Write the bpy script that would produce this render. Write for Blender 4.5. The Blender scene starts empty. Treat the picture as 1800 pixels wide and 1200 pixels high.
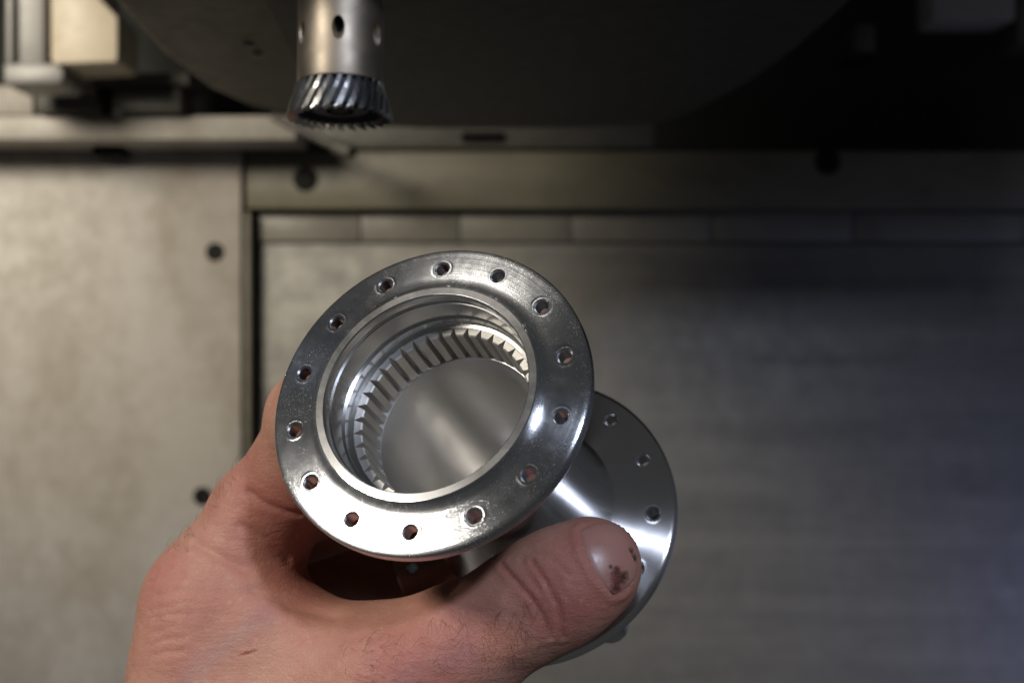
import bpy, bmesh, math, random
import numpy as np
from mathutils import Matrix, Vector

random.seed(7)
rng = np.random.default_rng(7)
PI = math.pi
F = 2250.0                      # focal length of the photograph in its own pixels
MM = 0.001                      # everything is measured in millimetres

scene = bpy.context.scene
COL = scene.collection

# ------------------------------------------------------------------ camera
cam_d = bpy.data.cameras.new('camera')
cam = bpy.data.objects.new('camera', cam_d)
COL.objects.link(cam)
cam.location = (0, 0, 0)
cam.rotation_euler = (PI / 2, 0, 0)
cam_d.sensor_width = 36.0
cam_d.lens = 36.0 * F / 1800.0
cam_d.clip_start = 0.01
cam_d.clip_end = 20.0
cam_d.dof.use_dof = True
cam_d.dof.focus_distance = 0.234
cam_d.dof.aperture_fstop = 15.5
cam_d.dof.aperture_blades = 7
scene.camera = cam

# ------------------------------------------------------------------ world, lamps, exposure
world = bpy.data.worlds.new('World')
scene.world = world
world.use_nodes = True
bg = world.node_tree.nodes['Background']
bg.inputs['Color'].default_value = (0.95, 0.98, 1.0, 1)
bg.inputs['Strength'].default_value = 0.034


def area_lamp(name, loc, target, sx, sy, power, color, spread=PI):
    d = bpy.data.lights.new(name, 'AREA')
    d.shape = 'RECTANGLE'
    d.size, d.size_y = sx * MM, sy * MM
    d.energy = power
    d.color = color
    d.spread = spread
    o = bpy.data.objects.new(name, d)
    COL.objects.link(o)
    o.location = Vector(loc) * MM
    o.rotation_euler = (Vector(target) - Vector(loc)).to_track_quat('-Z', 'Y').to_euler()
    return o


area_lamp('machine_lamp', (-400, 250, 260), (-240, 740, -30), 180, 130, .76, (1.0, 0.905, 0.745), math.radians(92))
area_lamp('front_lamp', (-400, -70, 270), (-50, 240, -110), 100, 90, .285, (1.0, 0.93, 0.83), math.radians(66))
area_lamp('side_window', (600, 330, -300), (345, 757, -215), 160, 200, .10, (0.38, 0.45, 1.0), math.radians(75))
area_lamp('door_daylight', (220, -280, 330), (0, 240, -55), 45, 45, .34, (0.72, 0.80, 1.0), math.radians(76))

vs = scene.view_settings
vs.view_transform = 'Standard'
vs.look = 'None'
vs.exposure = 0.0
vs.gamma = 1.0
vs.use_curve_mapping = False
scene.render.engine = 'CYCLES'
scene.cycles.use_denoising = True
scene.cycles.max_bounces = 10
scene.cycles.glossy_bounces = 6
scene.cycles.sample_clamp_indirect = 6.0
scene.cycles.blur_glossy = 0.4
scene.cycles.caustics_reflective = False
scene.cycles.caustics_refractive = False


# ------------------------------------------------------------------ helpers
def P(px, py, Y):
    """point of the place (mm) seen at photograph pixel px, py, standing Y mm from the camera"""
    return np.array([(px - 900.0) / F * Y, Y, (600.0 - py) / F * Y])


def mesh_obj(name, verts, faces, mat, parent=None, smooth=True, sharp=35.0, scale=MM):
    me = bpy.data.meshes.new(name)
    me.from_pydata((np.asarray(verts, float) * scale).tolist(), [], [list(map(int, f)) for f in faces])
    me.update()
    if smooth:
        me.polygons.foreach_set('use_smooth', [True] * len(me.polygons))
        if sharp:
            me.set_sharp_from_angle(angle=math.radians(sharp))
    if mat:
        me.materials.append(mat)
    o = bpy.data.objects.new(name, me)
    COL.objects.link(o)
    if parent:
        o.parent = parent
    return o


def weld(o, dist=2e-6):
    bm = bmesh.new()
    bm.from_mesh(o.data)
    bmesh.ops.remove_doubles(bm, verts=bm.verts, dist=dist)
    bmesh.ops.recalc_face_normals(bm, faces=bm.faces)
    bm.to_mesh(o.data)
    bm.free()
    o.data.polygons.foreach_set('use_smooth', [True] * len(o.data.polygons))
    o.data.set_sharp_from_angle(angle=math.radians(32))


def empty(name, loc=(0, 0, 0), rot=None):
    o = bpy.data.objects.new(name, None)
    COL.objects.link(o)
    o.location = Vector(loc) * MM
    if rot is not None:
        o.rotation_euler = rot
    o.empty_display_size = 0.01
    return o


def tag(o, label=None, cat=None, group=None, kind=None):
    if label:
        o['label'] = label
    if cat:
        o['category'] = cat
    if group:
        o['group'] = group
    if kind:
        o['kind'] = kind
    return o


def lathe(profile, N=160, closed=False):
    prof = np.asarray(profile, float)
    a = np.linspace(0, 2 * PI, N, endpoint=False)
    V = np.stack([np.outer(prof[:, 0], np.cos(a)), np.outer(prof[:, 0], np.sin(a)),
                  np.repeat(prof[:, 1][:, None], N, 1)], -1).reshape(-1, 3)
    Fs = []
    n = len(prof)
    for i in range(n if closed else n - 1):
        k = (i + 1) % n
        for j in range(N):
            l = (j + 1) % N
            Fs.append((i * N + j, k * N + j, k * N + l, i * N + l))
    return V, Fs


class MB:
    """collects boxes, prisms and rods for one mesh"""

    def __init__(self):
        self.v, self.f = [], []

    def add(self, v, f):
        b = len(self.v)
        self.v += [tuple(p) for p in v]
        self.f += [tuple(i + b for i in q) for q in f]
        return self

    def box(self, x0, x1, y0, y1, z0, z1, c=1.0):
        """box with chamfered edges"""
        X, Y, Z = (x0, x1), (y0, y1), (z0, z1)
        c = min(c, (x1 - x0) * .3, (y1 - y0) * .3, (z1 - z0) * .3)
        bm = bmesh.new()
        vs_ = [bm.verts.new((X[i], Y[j], Z[k])) for i in (0, 1) for j in (0, 1) for k in (0, 1)]
        for q in ((0, 1, 3, 2), (4, 6, 7, 5), (0, 4, 5, 1), (2, 3, 7, 6), (0, 2, 6, 4), (1, 5, 7, 3)):
            bm.faces.new([vs_[i] for i in q])
        bmesh.ops.bevel(bm, geom=bm.edges[:], offset=c, segments=2, profile=.5, affect='EDGES')
        bm.verts.index_update()
        v = [tuple(p.co) for p in bm.verts]
        f = [tuple(p.index for p in q.verts) for q in bm.faces]
        bm.free()
        return self.add(v, f)

    def prism(self, pts, y0, y1, c=1.0):
        """outline pts in (x, z), pulled from depth y0 (near) to y1"""
        bm = bmesh.new()
        a = [bm.verts.new((p[0], y0, p[1])) for p in pts]
        b = [bm.verts.new((p[0], y1, p[1])) for p in pts]
        n = len(pts)
        bm.faces.new(a)
        bm.faces.new(b[::-1])
        for i in range(n):
            bm.faces.new((a[i], b[i], b[(i + 1) % n], a[(i + 1) % n]))
        bmesh.ops.recalc_face_normals(bm, faces=bm.faces)
        if c:
            bmesh.ops.bevel(bm, geom=bm.edges[:], offset=c, segments=2, profile=.5, affect='EDGES')
        bm.verts.index_update()
        v = [tuple(p.co) for p in bm.verts]
        f = [tuple(p.index for p in q.verts) for q in bm.faces]
        bm.free()
        return self.add(v, f)

    def rod(self, a, b, ra, rb=None, N=24):
        rb = ra if rb is None else rb
        a, b = np.asarray(a, float), np.asarray(b, float)
        d = b - a
        L = np.linalg.norm(d)
        d /= L
        s = np.cross(d, [0.3, 0.2, 1.0])
        s /= np.linalg.norm(s)
        t = np.cross(d, s)
        e = min(ra, rb) * .12
        V, Fs = lathe([(0, 0), (ra - e, 0), (ra, e), (rb, L - e), (rb - e, L), (0, L)], N)
        return self.add(a + V[:, :1] * s + V[:, 1:2] * t + V[:, 2:] * d, Fs)

    def build(self, name, mat, parent=None, smooth=True, sharp=30):
        return mesh_obj(name, self.v, self.f, mat, parent, smooth, sharp)


# ------------------------------------------------------------------ materials
def new_mat(name):
    m = bpy.data.materials.new(name)
    m.use_nodes = True
    nt = m.node_tree
    return m, nt, nt.nodes['Principled BSDF']


def N(nt, typ, **kw):
    n = nt.nodes.new(typ)
    for k, v in kw.items():
        setattr(n, k, v)
    return n


def L(nt, a, b):
    nt.links.new(a, b)


def ramp(nt, fac, stops):
    r = N(nt, 'ShaderNodeValToRGB')
    el = r.color_ramp.elements
    while len(el) < len(stops):
        el.new(0.5)
    for e, (p, c) in zip(el, stops):
        e.position = p
        e.color = (c, c, c, 1) if not hasattr(c, '__len__') else (*c, 1)
    L(nt, fac, r.inputs[0])
    return r.outputs[0]


def noise(nt, vec, scale, detail=4.0, rough=0.55, dist=0.0):
    n = N(nt, 'ShaderNodeTexNoise')
    n.inputs['Scale'].default_value = scale
    n.inputs['Detail'].default_value = detail
    n.inputs['Roughness'].default_value = rough
    n.inputs['Distortion'].default_value = dist
    if vec is not None:
        L(nt, vec, n.inputs['Vector'])
    return n.outputs['Fac']


def coords(nt, scale=None):
    tc = N(nt, 'ShaderNodeTexCoord').outputs['Object']
    if scale is None:
        return tc
    mp = N(nt, 'ShaderNodeMapping')
    mp.inputs['Scale'].default_value = scale
    L(nt, tc, mp.inputs['Vector'])
    return mp.outputs['Vector']


def mth(nt, op, a, b=None, c=None, clamp=False):
    n = N(nt, 'ShaderNodeMath', operation=op)
    n.use_clamp = clamp
    for i, x in enumerate((a, b, c)):
        if x is None:
            continue
        if isinstance(x, (int, float)):
            n.inputs[i].default_value = x
        else:
            L(nt, x, n.inputs[i])
    return n.outputs[0]


def mixc(nt, fac, a, b, mode='MIX'):
    n = N(nt, 'ShaderNodeMix', data_type='RGBA', blend_type=mode)
    for i, x in ((0, fac), (6, a), (7, b)):
        if isinstance(x, (int, float)):
            n.inputs[i].default_value = x
        elif isinstance(x, tuple):
            n.inputs[i].default_value = (*x, 1)
        else:
            L(nt, x, n.inputs[i])
    return n.outputs[2]


def bump(nt, height, strength, dist=0.001, normal=None):
    b = N(nt, 'ShaderNodeBump')
    b.inputs['Strength'].default_value = strength
    b.inputs['Distance'].default_value = dist
    L(nt, height, b.inputs['Height'])
    if normal is not None:
        L(nt, normal, b.inputs['Normal'])
    return b.outputs['Normal']


def turned_metal(name, base, rough, aniso, wear=0.0, ring=0.25, rough_var=0.10):
    """metal cut on a lathe about its own z axis: concentric tool marks, dust and handling marks"""
    m, nt, b = new_mat(name)
    oc = coords(nt)
    sep = N(nt, 'ShaderNodeSeparateXYZ')
    L(nt, oc, sep.inputs[0])
    r = mth(nt, 'SQRT', mth(nt, 'ADD', mth(nt, 'MULTIPLY', sep.outputs[0], sep.outputs[0]),
                            mth(nt, 'MULTIPLY', sep.outputs[1], sep.outputs[1])))
    rz = N(nt, 'ShaderNodeCombineXYZ')
    L(nt, r, rz.inputs[0])
    L(nt, sep.outputs[2], rz.inputs[1])
    rings = noise(nt, rz.outputs[0], 9000.0, 2.0, .7)
    cloud = noise(nt, oc, 130.0, 5.0, .6)
    fine = noise(nt, oc, 3800.0, 3.0, .7)
    b.inputs['Metallic'].default_value = 1.0
    b.inputs['Base Color'].default_value = (*base, 1)
    rg = mth(nt, 'ADD', mth(nt, 'MULTIPLY', ramp(nt, cloud, [(.35, 0.0), (.68, 1.0)]), rough_var), rough)
    col = None
    if wear:
        speck = ramp(nt, fine, [(.60, 0.0), (.72, 1.0)])
        patch = ramp(nt, noise(nt, oc, 95.0, 4.0, .65), [(.42, 0.0), (.62, 1.0)])
        sp = mth(nt, 'MULTIPLY', mth(nt, 'MULTIPLY', speck, patch), wear)
        rg = mth(nt, 'ADD', rg, mth(nt, 'MULTIPLY', sp, .35), clamp=True)
        stain = ramp(nt, mth(nt, 'ADD', mth(nt, 'MULTIPLY', noise(nt, oc, 700.0, 5.0, .75), .55), mth(nt, 'MULTIPLY', noise(nt, oc, 170.0, 3.0, .6), .45)), [(.48, 0.0), (.64, 1.0)])
        dull = mixc(nt, mth(nt, 'MULTIPLY', stain, .25), tuple(base), (.40, .40, .37))
        rg = mth(nt, 'ADD', rg, mth(nt, 'MULTIPLY', stain, .05), clamp=True)
        col = mixc(nt, mth(nt, 'MULTIPLY', sp, .8), dull, (.95, .95, .9))
        L(nt, col, b.inputs['Base Color'])
    L(nt, rg, b.inputs['Roughness'])
    b.inputs['Anisotropic'].default_value = aniso
    b.inputs['Anisotropic Rotation'].default_value = .25
    t = N(nt, 'ShaderNodeTangent', direction_type='RADIAL', axis='Z')
    L(nt, t.outputs[0], b.inputs['Tangent'])
    nrm = bump(nt, rings, ring, 0.00002)
    if ring > .1:
        nrm = bump(nt, noise(nt, rz.outputs[0], 1700.0, 3.0, .6), ring, 0.00006, nrm)
    if wear:
        nrm = bump(nt, fine, wear * .22, 0.00004, nrm)
    L(nt, nrm, b.inputs['Normal'])
    return m


def plain_metal(name, base, rough, var=0.08, nscale=400.0, bmp=0.05, metallic=1.0, stretch=None):
    m, nt, b = new_mat(name)
    oc = coords(nt, stretch)
    n1 = noise(nt, oc, nscale, 4.0)
    b.inputs['Metallic'].default_value = metallic
    b.inputs['Base Color'].default_value = (*base, 1)
    L(nt, mth(nt, 'ADD', mth(nt, 'MULTIPLY', n1, var * 2), rough - var), b.inputs['Roughness'])
    L(nt, bump(nt, n1, bmp, 0.0002), b.inputs['Normal'])
    return m


def painted(name, base, dirt, rough, nscale=14.0, stretch=None, dirt_lo=.45, dirt_hi=.75, metallic=0.0, bmp=0.08, spec=.5):
    """sheet or casting with stains, smears and dried coolant"""
    m, nt, b = new_mat(name)
    oc = coords(nt, stretch)
    o2 = coords(nt)
    n1 = noise(nt, oc, nscale, 8.0, .62, .4)
    n2 = noise(nt, o2, nscale * 5.5, 6.0, .6)
    n3 = noise(nt, o2, nscale * 30, 4.0, .7)
    f = ramp(nt, mth(nt, 'ADD', mth(nt, 'MULTIPLY', n1, .68), mth(nt, 'MULTIPLY', n2, .32)),
             [(dirt_lo, 0.0), (dirt_hi, 1.0)])
    c = mixc(nt, f, tuple(base), tuple(dirt))
    c = mixc(nt, mth(nt, 'MULTIPLY', ramp(nt, n3, [(.5, 0.0), (.8, 1.0)]), .25), c, tuple(x * .6 for x in dirt))
    L(nt, c, b.inputs['Base Color'])
    b.inputs['Metallic'].default_value = metallic
    b.inputs['Specular IOR Level'].default_value = spec
    L(nt, mth(nt, 'ADD', mth(nt, 'MULTIPLY', n2, .25), rough - .12), b.inputs['Roughness'])
    L(nt, bump(nt, n2, bmp, 0.0006), b.inputs['Normal'])
    return m


M = {}
M['flange'] = turned_metal('turned_aluminium_worn', (.71, .73, .76), .175, .93, wear=1.0, ring=.5, rough_var=.03)
M['drilled'] = plain_metal('drilled_aluminium', (.60, .60, .61), .30, .05, 2000, .03)
M['polish'] = turned_metal('polished_aluminium', (.84, .84, .85), .13, .8, wear=0, ring=.05, rough_var=.04)
M['rear'] = turned_metal('polished_aluminium_flange', (.90, .89, .89), .19, .93, wear=0, ring=.04, rough_var=.03)
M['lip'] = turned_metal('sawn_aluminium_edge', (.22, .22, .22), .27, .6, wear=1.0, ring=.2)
M['bore'] = turned_metal('bored_aluminium', (.76, .755, .74), .19, .55, wear=0, ring=.2)
M['bore_deep'] = turned_metal('satin_bored_aluminium', (.70, .69, .67), .34, .6, wear=0, ring=.35)
M['tooth'] = plain_metal('shaped_tooth_aluminium', (.68, .66, .62), .55, .06, 3000, .10)
M['arbor'] = turned_metal('satin_nickel', (.62, .54, .43), .48, .3, wear=0, ring=.15)
M['cutter'] = turned_metal('coated_carbide', (.05, .055, .065), .45, 0, wear=0, ring=0)
M['cutter_tooth'] = plain_metal('ground_carbide', (.66, .65, .62), .30, .06, 1500, .05)
M['black_hole'] = painted('black_parts_hole_shade', (.008, .008, .008), (.012, .012, .011), .6, spec=.12)  # plain black parts; also stands in for the shade inside holes
M['screw'] = painted('oiled_black_screw', (.010, .010, .010), (.018, .017, .015), .6, spec=.2)
M['wall'] = painted('stained_grey_paint', (.50, .47, .43), (.34, .30, .25), .45, 17.0, (1.3, 1, .55), dirt_lo=.42, dirt_hi=.66)
M['beam'] = painted('worn_shaded_beam_paint', (.19, .175, .125), (.11, .098, .068), .45, 16.0, (1, 1, 3))  # base darkened to carry the spindle head's shadow on the beam
M['strip'] = painted('yellowed_strip_paint', (.27, .255, .215), (.17, .16, .135), .45, 22.0)
M['sheet'] = painted('brushed_steel_sheet', (.27, .26, .235), (.15, .145, .135), .5, 12.0, (.35, 1, 4.0), .42, .72, .15)
M['dark'] = painted('cavity_shade_black', (.012, .013, .010), (.006, .006, .005), .7)  # dark material; near-black also stands in for shade in gaps and cavity
M['olive'] = painted('olive_black_casting', (.052, .050, .010), (.028, .027, .006), .55, 30.0)
M['black_plate'] = painted('black_cover_plate', (.012, .012, .010), (.007, .007, .006), .6, 30.0)
M['silver'] = plain_metal('milled_steel', (.26, .255, .25), .5, .12, 60, .12, .4)
M['cream'] = painted('cream_plastic', (.66, .58, .45), (.46, .39, .28), .45, 30.0)
M['grey_cast'] = painted('grey_casting', (.12, .115, .10), (.06, .058, .048), .5, 40.0)
M['white'] = painted('off_white_paint', (.50, .48, .47), (.35, .33, .31), .5, 20.0)


# ================================================================== the machine behind (setting)
def rect(x0, x1, y0, y1, Y):
    a, b = P(x0, y1, Y), P(x1, y0, Y)
    return a[0], b[0], a[2], b[2]


def slab(name, px, Y, thick, mat, parent=None, c=1.2):
    x0, x1, z0, z1 = rect(*px, Y)
    return MB().box(x0, x1, Y, Y + thick, z0, z1, c).build(name, mat, parent)


def counterbored_screw(parent, px, py, Y, r, deep=3.0):
    """socket head screw on a flat black disc standing in for the shade of its counterbore"""
    c = P(px, py, Y)
    to = lambda V: np.stack([V[:, 0], V[:, 2], V[:, 1]], 1) + c
    bore_, Fb = lathe([(r * 1.18, -.02), (r * 1.16, -.22), (0, -.24)], 32)
    o = MB().add(to(bore_), Fb).build('screw', M['black_hole'], parent)
    head, Fh = lathe([(r * .92, -.24), (r * .9, -1.3), (r * .84, -1.5), (r * .5, -1.5), (r * .46, -.6), (0, -.6)], 6 * 4)
    MB().add(to(head), Fh).build('screw_head', M['screw'], o)
    return o


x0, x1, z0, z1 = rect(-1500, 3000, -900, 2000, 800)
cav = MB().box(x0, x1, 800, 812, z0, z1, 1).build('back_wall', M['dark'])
tag(cav, 'back wall of the machine enclosure, near-black for shade in the gaps behind the grey panels', 'wall', kind='structure')

wl = slab('wall_left', (-1300, 424, 266, 1650), 740, 30, M['wall'])
tag(wl, 'stained light grey side panel left of the vertical seam', 'wall panel', kind='structure')
counterbored_screw(wl, 378, 443, 740, 4.6)
counterbored_screw(wl, 356, 872, 740, 4.6)
edge = slab('edge_strip', (426, 440, 372, 1650), 744, 20, M['beam'], wl, .8)

wb = slab('wall_beam', (432, 2800, 266, 367), 744, 27, M['beam'])
tag(wb, 'horizontal grey-brown cross beam above the recessed steel sheet', 'beam', kind='structure')
counterbored_screw(wb, 537, 315, 744, 6.2)
counterbored_screw(wb, 1455, 285, 744, 6.4)

ws = slab('wall_sheet', (453, 2800, 428, 1650), 757, 6, M['sheet'])
tag(ws, 'brushed steel sheet recessed below the cross beam', 'wall panel', kind='structure')
xs = [455, 634, 808, 1004, 1250, 1500, 1800, 2300, 2800]
for a, b in zip(xs[:-1], xs[1:]):
    slab('strip', (a + 1, b - 1, 373, 425), 755, 8, M['strip'], ws, .5)

# grey plate with the slot above the beam
wp = slab('slotted_plate', (470, 1150, 214, 261), 748, 16, M['grey_cast'])
tag(wp, 'narrow grey plate with an oval slot on top of the cross beam', 'plate', None)
c0 = P(850, 242, 747.5)
sl = [(c0[0] + (10 if math.cos(a) > 0 else -10) + 3.2 * math.cos(a), c0[2] + 3.4 * math.sin(a)) for a in np.linspace(0, 2 * PI, 32, False)]
MB().prism(sl, 747.2, 747.9, 0).build('slot', M['black_hole'], wp, False)  # flat black oval stands in for the shade inside the slot

# ledge on the left above the side panel
ledge = slab('ledge', (-1300, 520, 203, 246), 700, 40, M['wall'])
tag(ledge, 'pale horizontal ledge above the left side panel', 'ledge')
slab('ledge_end_plate', (-1300, 58, 150, 202), 702, 38, M['wall'], ledge)
slab('ledge_gap_shade_strip', (-1300, 520, 247, 262), 735, 6, M['dark'], ledge, .3)  # dark strip put in for the shade under the ledge
x0, x1, z0, z1 = rect(160, 215, 248, 274, 722)
MB().box(x0, x1, 722, 738, z0, z1, 2.0).build('rubber_stop', M['black_hole'], ledge)

clampb = empty('clamp_block', P(190, 200, 690))
tag(clampb, 'dark grey casting in two pieces lying on the pale ledge', 'clamp')
def part_slab(name, px, Y, thick, mat, parent, c=1.2):
    o = slab(name, px, Y, thick, mat, None, c)
    o.data.transform(Matrix.Translation(-parent.location))
    o.parent = parent
    return o
part_slab('jaw', (62, 172, 152, 197), 692, 30, M['grey_cast'], clampb, 1.5)
part_slab('jaw', (200, 318, 154, 196), 690, 30, M['grey_cast'], clampb, 1.5)
part_slab('cover_bar', (128, 332, 128, 150), 688, 36, M['grey_cast'], clampb, 1.2)
o = counterbored_screw(None, 183, 168, 694, 4.0)
for q in [o] + list(o.children):
    q.data.transform(Matrix.Translation(-clampb.location))
o.parent = clampb

sb = empty('steel_bracket', P(60, 150, 650))
tag(sb, 'shiny milled steel bracket with a rounded foot at the top left', 'bracket')
part_slab('upright', (8, 78, -160, 116), 650, 26, M['silver'], sb, 1.5)
part_slab('rib', (10, 22, -160, 112), 645, 6, M['silver'], sb, 1.0)
fx = [P(8, 112, 646), P(104, 112, 646), P(114, 122, 646), P(115, 140, 646), P(106, 149, 646), P(8, 150, 646)]
fo = MB().prism([(q[0], q[2]) for q in fx], 644, 678, 1.6).build('foot', M['silver'])
fo.data.transform(Matrix.Translation(-sb.location))
fo.parent = sb

cb = [P(88, -160, 640), P(172, -160, 640), P(172, -6, 640), P(207, 30, 640), P(207, 104, 640), P(201, 110, 640), P(96, 114, 640), P(88, 106, 640)]
cbo = MB().prism([(q[0], q[2]) for q in cb], 640, 676, 1.6).build('cream_block', M['cream'])
tag(cbo, 'cream coloured block with a chamfered corner beside the steel bracket', 'block')

nz = empty('coolant_nozzle', P(500, 214, 690))
tag(nz, 'thin grey coolant pipe with a knurled tip below the cutter', 'nozzle')
for nm, a, b, ra, rb, mt in (('pipe', P(480, 205, 700), P(592, 259, 690), 2.3, 2.3, 'grey_cast'),
                             ('tip', P(588, 257, 690), P(618, 268, 688), 3.6, 4.2, 'grey_cast'),
                             ('outlet', P(618, 267.5, 687.8), P(624, 270, 687), 3.0, 2.2, 'black_hole')):
    q = MB().rod(a, b, ra, rb).build(nm, M[mt], None)
    q.data.transform(Matrix.Translation(-nz.location))
    q.parent = nz

wbk = empty('white_guide_block', P(1715, 40, 720))
tag(wbk, 'off-white block in the dark at the top right corner', 'block')
part_slab('block_body', (1640, 1786, -150, 36), 720, 30, M['white'], wbk, 2)
part_slab('side_cover', (1788, 1900, -150, 80), 724, 30, M['grey_cast'], wbk, 2)
sg = empty('small_grey_lug', P(1525, 90, 730))
tag(sg, 'small dark grey lug beside the spindle head at the upper right', 'lug')
part_slab('lug_body', (1506, 1540, 42, 92), 730, 20, M['grey_cast'], sg, 2)
part_slab('lug_foot', (1496, 1546, 93, 100), 730, 30, M['black_plate'], sg, .8)

# ------------------------------------------------------------------ spindle head, hanging above
TOOL = np.array([(597.5 - 900) / F * 310, 310.0, 0.0])
HZ, HC, HR = 98.0, np.array([-9.0, 446.0]), 139.0
head = empty('spindle_head', (HC[0], HC[1], HZ))
tag(head, 'big round dark olive spindle head seen from below, filling the top', 'machine head')
HO = [(-112, 262), (-115, 330), (-119, 390), (-123, 450), (-121, 510), (-113, 545), (-98, 568), (-74, 583), (-40, 589), (30, 589), (58, 583), (74, 570), (82, 548), (88, 518), (95, 480),
      (99, 440), (101, 390), (101, 262)]


def rounded_extrude(name, outline, z0, z1, cham, mat, parent):
    bm = bmesh.new()
    lo_ = [bm.verts.new(((x - HC[0]) * MM, (y - HC[1]) * MM, (z0 - HZ) * MM)) for x, y in outline]
    fc = bm.faces.new(lo_)
    ex = bmesh.ops.extrude_face_region(bm, geom=[fc])
    bmesh.ops.translate(bm, verts=[v for v in ex['geom'] if isinstance(v, bmesh.types.BMVert)], vec=(0, 0, (z1 - z0) * MM))
    bmesh.ops.recalc_face_normals(bm, faces=bm.faces)
    if cham:
        lowe = [e for e in bm.edges if all(abs(v.co.z - (z0 - HZ) * MM) < 1e-6 for v in e.verts)]
        bmesh.ops.bevel(bm, geom=lowe, offset=cham * MM, segments=4, profile=.5, affect='EDGES')
    me = bpy.data.meshes.new(name)
    bm.to_mesh(me)
    bm.free()
    me.polygons.foreach_set('use_smooth', [True] * len(me.polygons))
    me.set_sharp_from_angle(angle=math.radians(40))
    me.materials.append(mat)
    o = bpy.data.objects.new(name, me)
    COL.objects.link(o)
    o.parent = parent
    return o


rounded_extrude('housing', HO, HZ + 2, HZ + 260, 4, M['olive'], head)
MB().box(101 + 10, 263 + 9, 300 - HC[1], 545 - HC[1], 153 - HZ, 350 - HZ, 6).build('wall_shadow_block', M['olive'], head)  # unseen block added to cast the shadow on the wall's upper right
# black cover plate screwed to the underside, its left edge straight
rounded_extrude('cover_plate', [(-68, 268), (-72, 380), (-77, 470), (-80, 560), (-66, 576), (-38, 583), (28, 583), (54, 577), (68, 565), (76, 545), (82, 516), (89, 478), (93, 439), (95, 390), (95, 268)],
                HZ - 1, HZ + 1.9, .8, M['black_plate'], head)
V, Fs = lathe([(12, -3.0), (22, -3.0), (24.5, -1), (25, 1.5), (25, 14)], 96)
o = mesh_obj('spindle_nose', V + np.array([TOOL[0] - HC[0], TOOL[1] - HC[1], 0]), Fs, M['silver'], head)
for k, (px, py) in enumerate(((436, 88), (452, 104))):
    Yh = HZ * F / (600 - py)
    q = P(px, py, Yh)
    V, Fs = lathe([(0, -.9), (1.3, -.8), (1.8, 0), (1.8, 2.2)], 20)
    mesh_obj('rivet', V + np.array([q[0] - HC[0], q[1] - HC[1], 2.0 - .2]), Fs, M['silver'], head)


# ================================================================== patches with a hole
def holed_patch(bound, hole_loops, steps=5):
    """bound: (n,2) outline; hole_loops: list of (n,2) loops from the hole outward; returns 2-D points and quads"""
    n = len(bound)
    loops = list(hole_loops)
    last = hole_loops[-1]
    for s in range(1, steps + 1):
        t = s / steps
        t = t * t * .45 + t * .55
        loops.append(last * (1 - t) + bound * t)
    pts = np.concatenate(loops)
    fs = []
    for i in range(len(loops) - 1):
        for j in range(n):
            k = (j + 1) % n
            fs.append((i * n + j, i * n + k, (i + 1) * n + k, (i + 1) * n + j))
    return pts, fs


# ================================================================== cutting tool
tool = empty('cutting_tool', (TOOL[0], TOOL[1], 53.4), (math.radians(-4.0), 0, 0))
tag(tool, 'satin metal tool arbor carrying a dark crown-shaped gear cutter', 'cutting tool')
AR = 10.35                                   # arbor radius
Z_ARB = 8.8                                  # arbor lower end above the tool's lowest point
hz = (600 - 64) / F * 310 - 54.0  # height of the ring of cross holes
NH = 6
verts, faces = [], []
half = PI / NH * AR
zb0, zb1 = hz - 6.0, hz + 6.0
bn = []
for t in np.linspace(-half, half, 17)[:-1]:
    bn.append((t, zb0))
for t in np.linspace(zb0, zb1, 13)[:-1]:
    bn.append((half, t))
for t in np.linspace(half, -half, 17)[:-1]:
    bn.append((t, zb1))
for t in np.linspace(zb1, zb0, 13)[:-1]:
    bn.append((-half, t))
bn = np.array(bn)
ang = np.arctan2(bn[:, 1] - hz, bn[:, 0])
ell = lambda k, dz=0.0: np.stack([1.55 * k * np.cos(ang), hz + dz + 2.9 * k * np.sin(ang)], 1)
pts, fs = holed_patch(bn, [ell(1.0), ell(1.08)], 4)
npl = len(bn)
ph0 = -PI / 2 + math.radians(4.5)
for k in range(NH):
    a0 = ph0 + k * 2 * PI / NH
    b = len(verts)
    th = a0 + pts[:, 0] / AR
    for t, z in zip(th, pts[:, 1]):
        verts.append((AR * math.cos(t), AR * math.sin(t), z))
    faces += [tuple(i + b for i in q) for q in fs]
    prev = b
    for dr, dz, kk in ((.25, .1, .95), (1.2, .8, .95), (3.2, 2.4, .95)):       # the hole runs inwards and up
        e = ell(kk, dz)
        bb = len(verts)
        for s, z in e:
            t = a0 + s / AR
            verts.append(((AR - dr) * math.cos(t), (AR - dr) * math.sin(t), z))
        faces += [(prev + j, bb + j, bb + (j + 1) % npl, prev + (j + 1) % npl) for j in range(npl)]
        prev = bb
Na = 16 * NH
off = a0
for prof in ([(AR - .5, Z_ARB), (AR - .12, Z_ARB + .1), (AR, Z_ARB + .5), (AR, zb0)], [(AR, zb1), (AR, 55), (AR + 6, 58)]):
    V, Fs = lathe(prof, Na)
    a = ph0 - PI / NH
    R_ = np.array([[math.cos(a), -math.sin(a), 0], [math.sin(a), math.cos(a), 0], [0, 0, 1]])
    b = len(verts)
    verts += [tuple(p) for p in V @ R_.T]
    faces += [tuple(i + b for i in q) for q in Fs]
arb = mesh_obj('arbor', verts, faces, M['arbor'], tool)
weld(arb)
V, Fs = lathe([(AR - 3.4, Z_ARB + 1), (AR - 3.4, 50)], 64)
mesh_obj('coolant_tube', V, Fs, M['black_hole'], arb)

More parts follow.
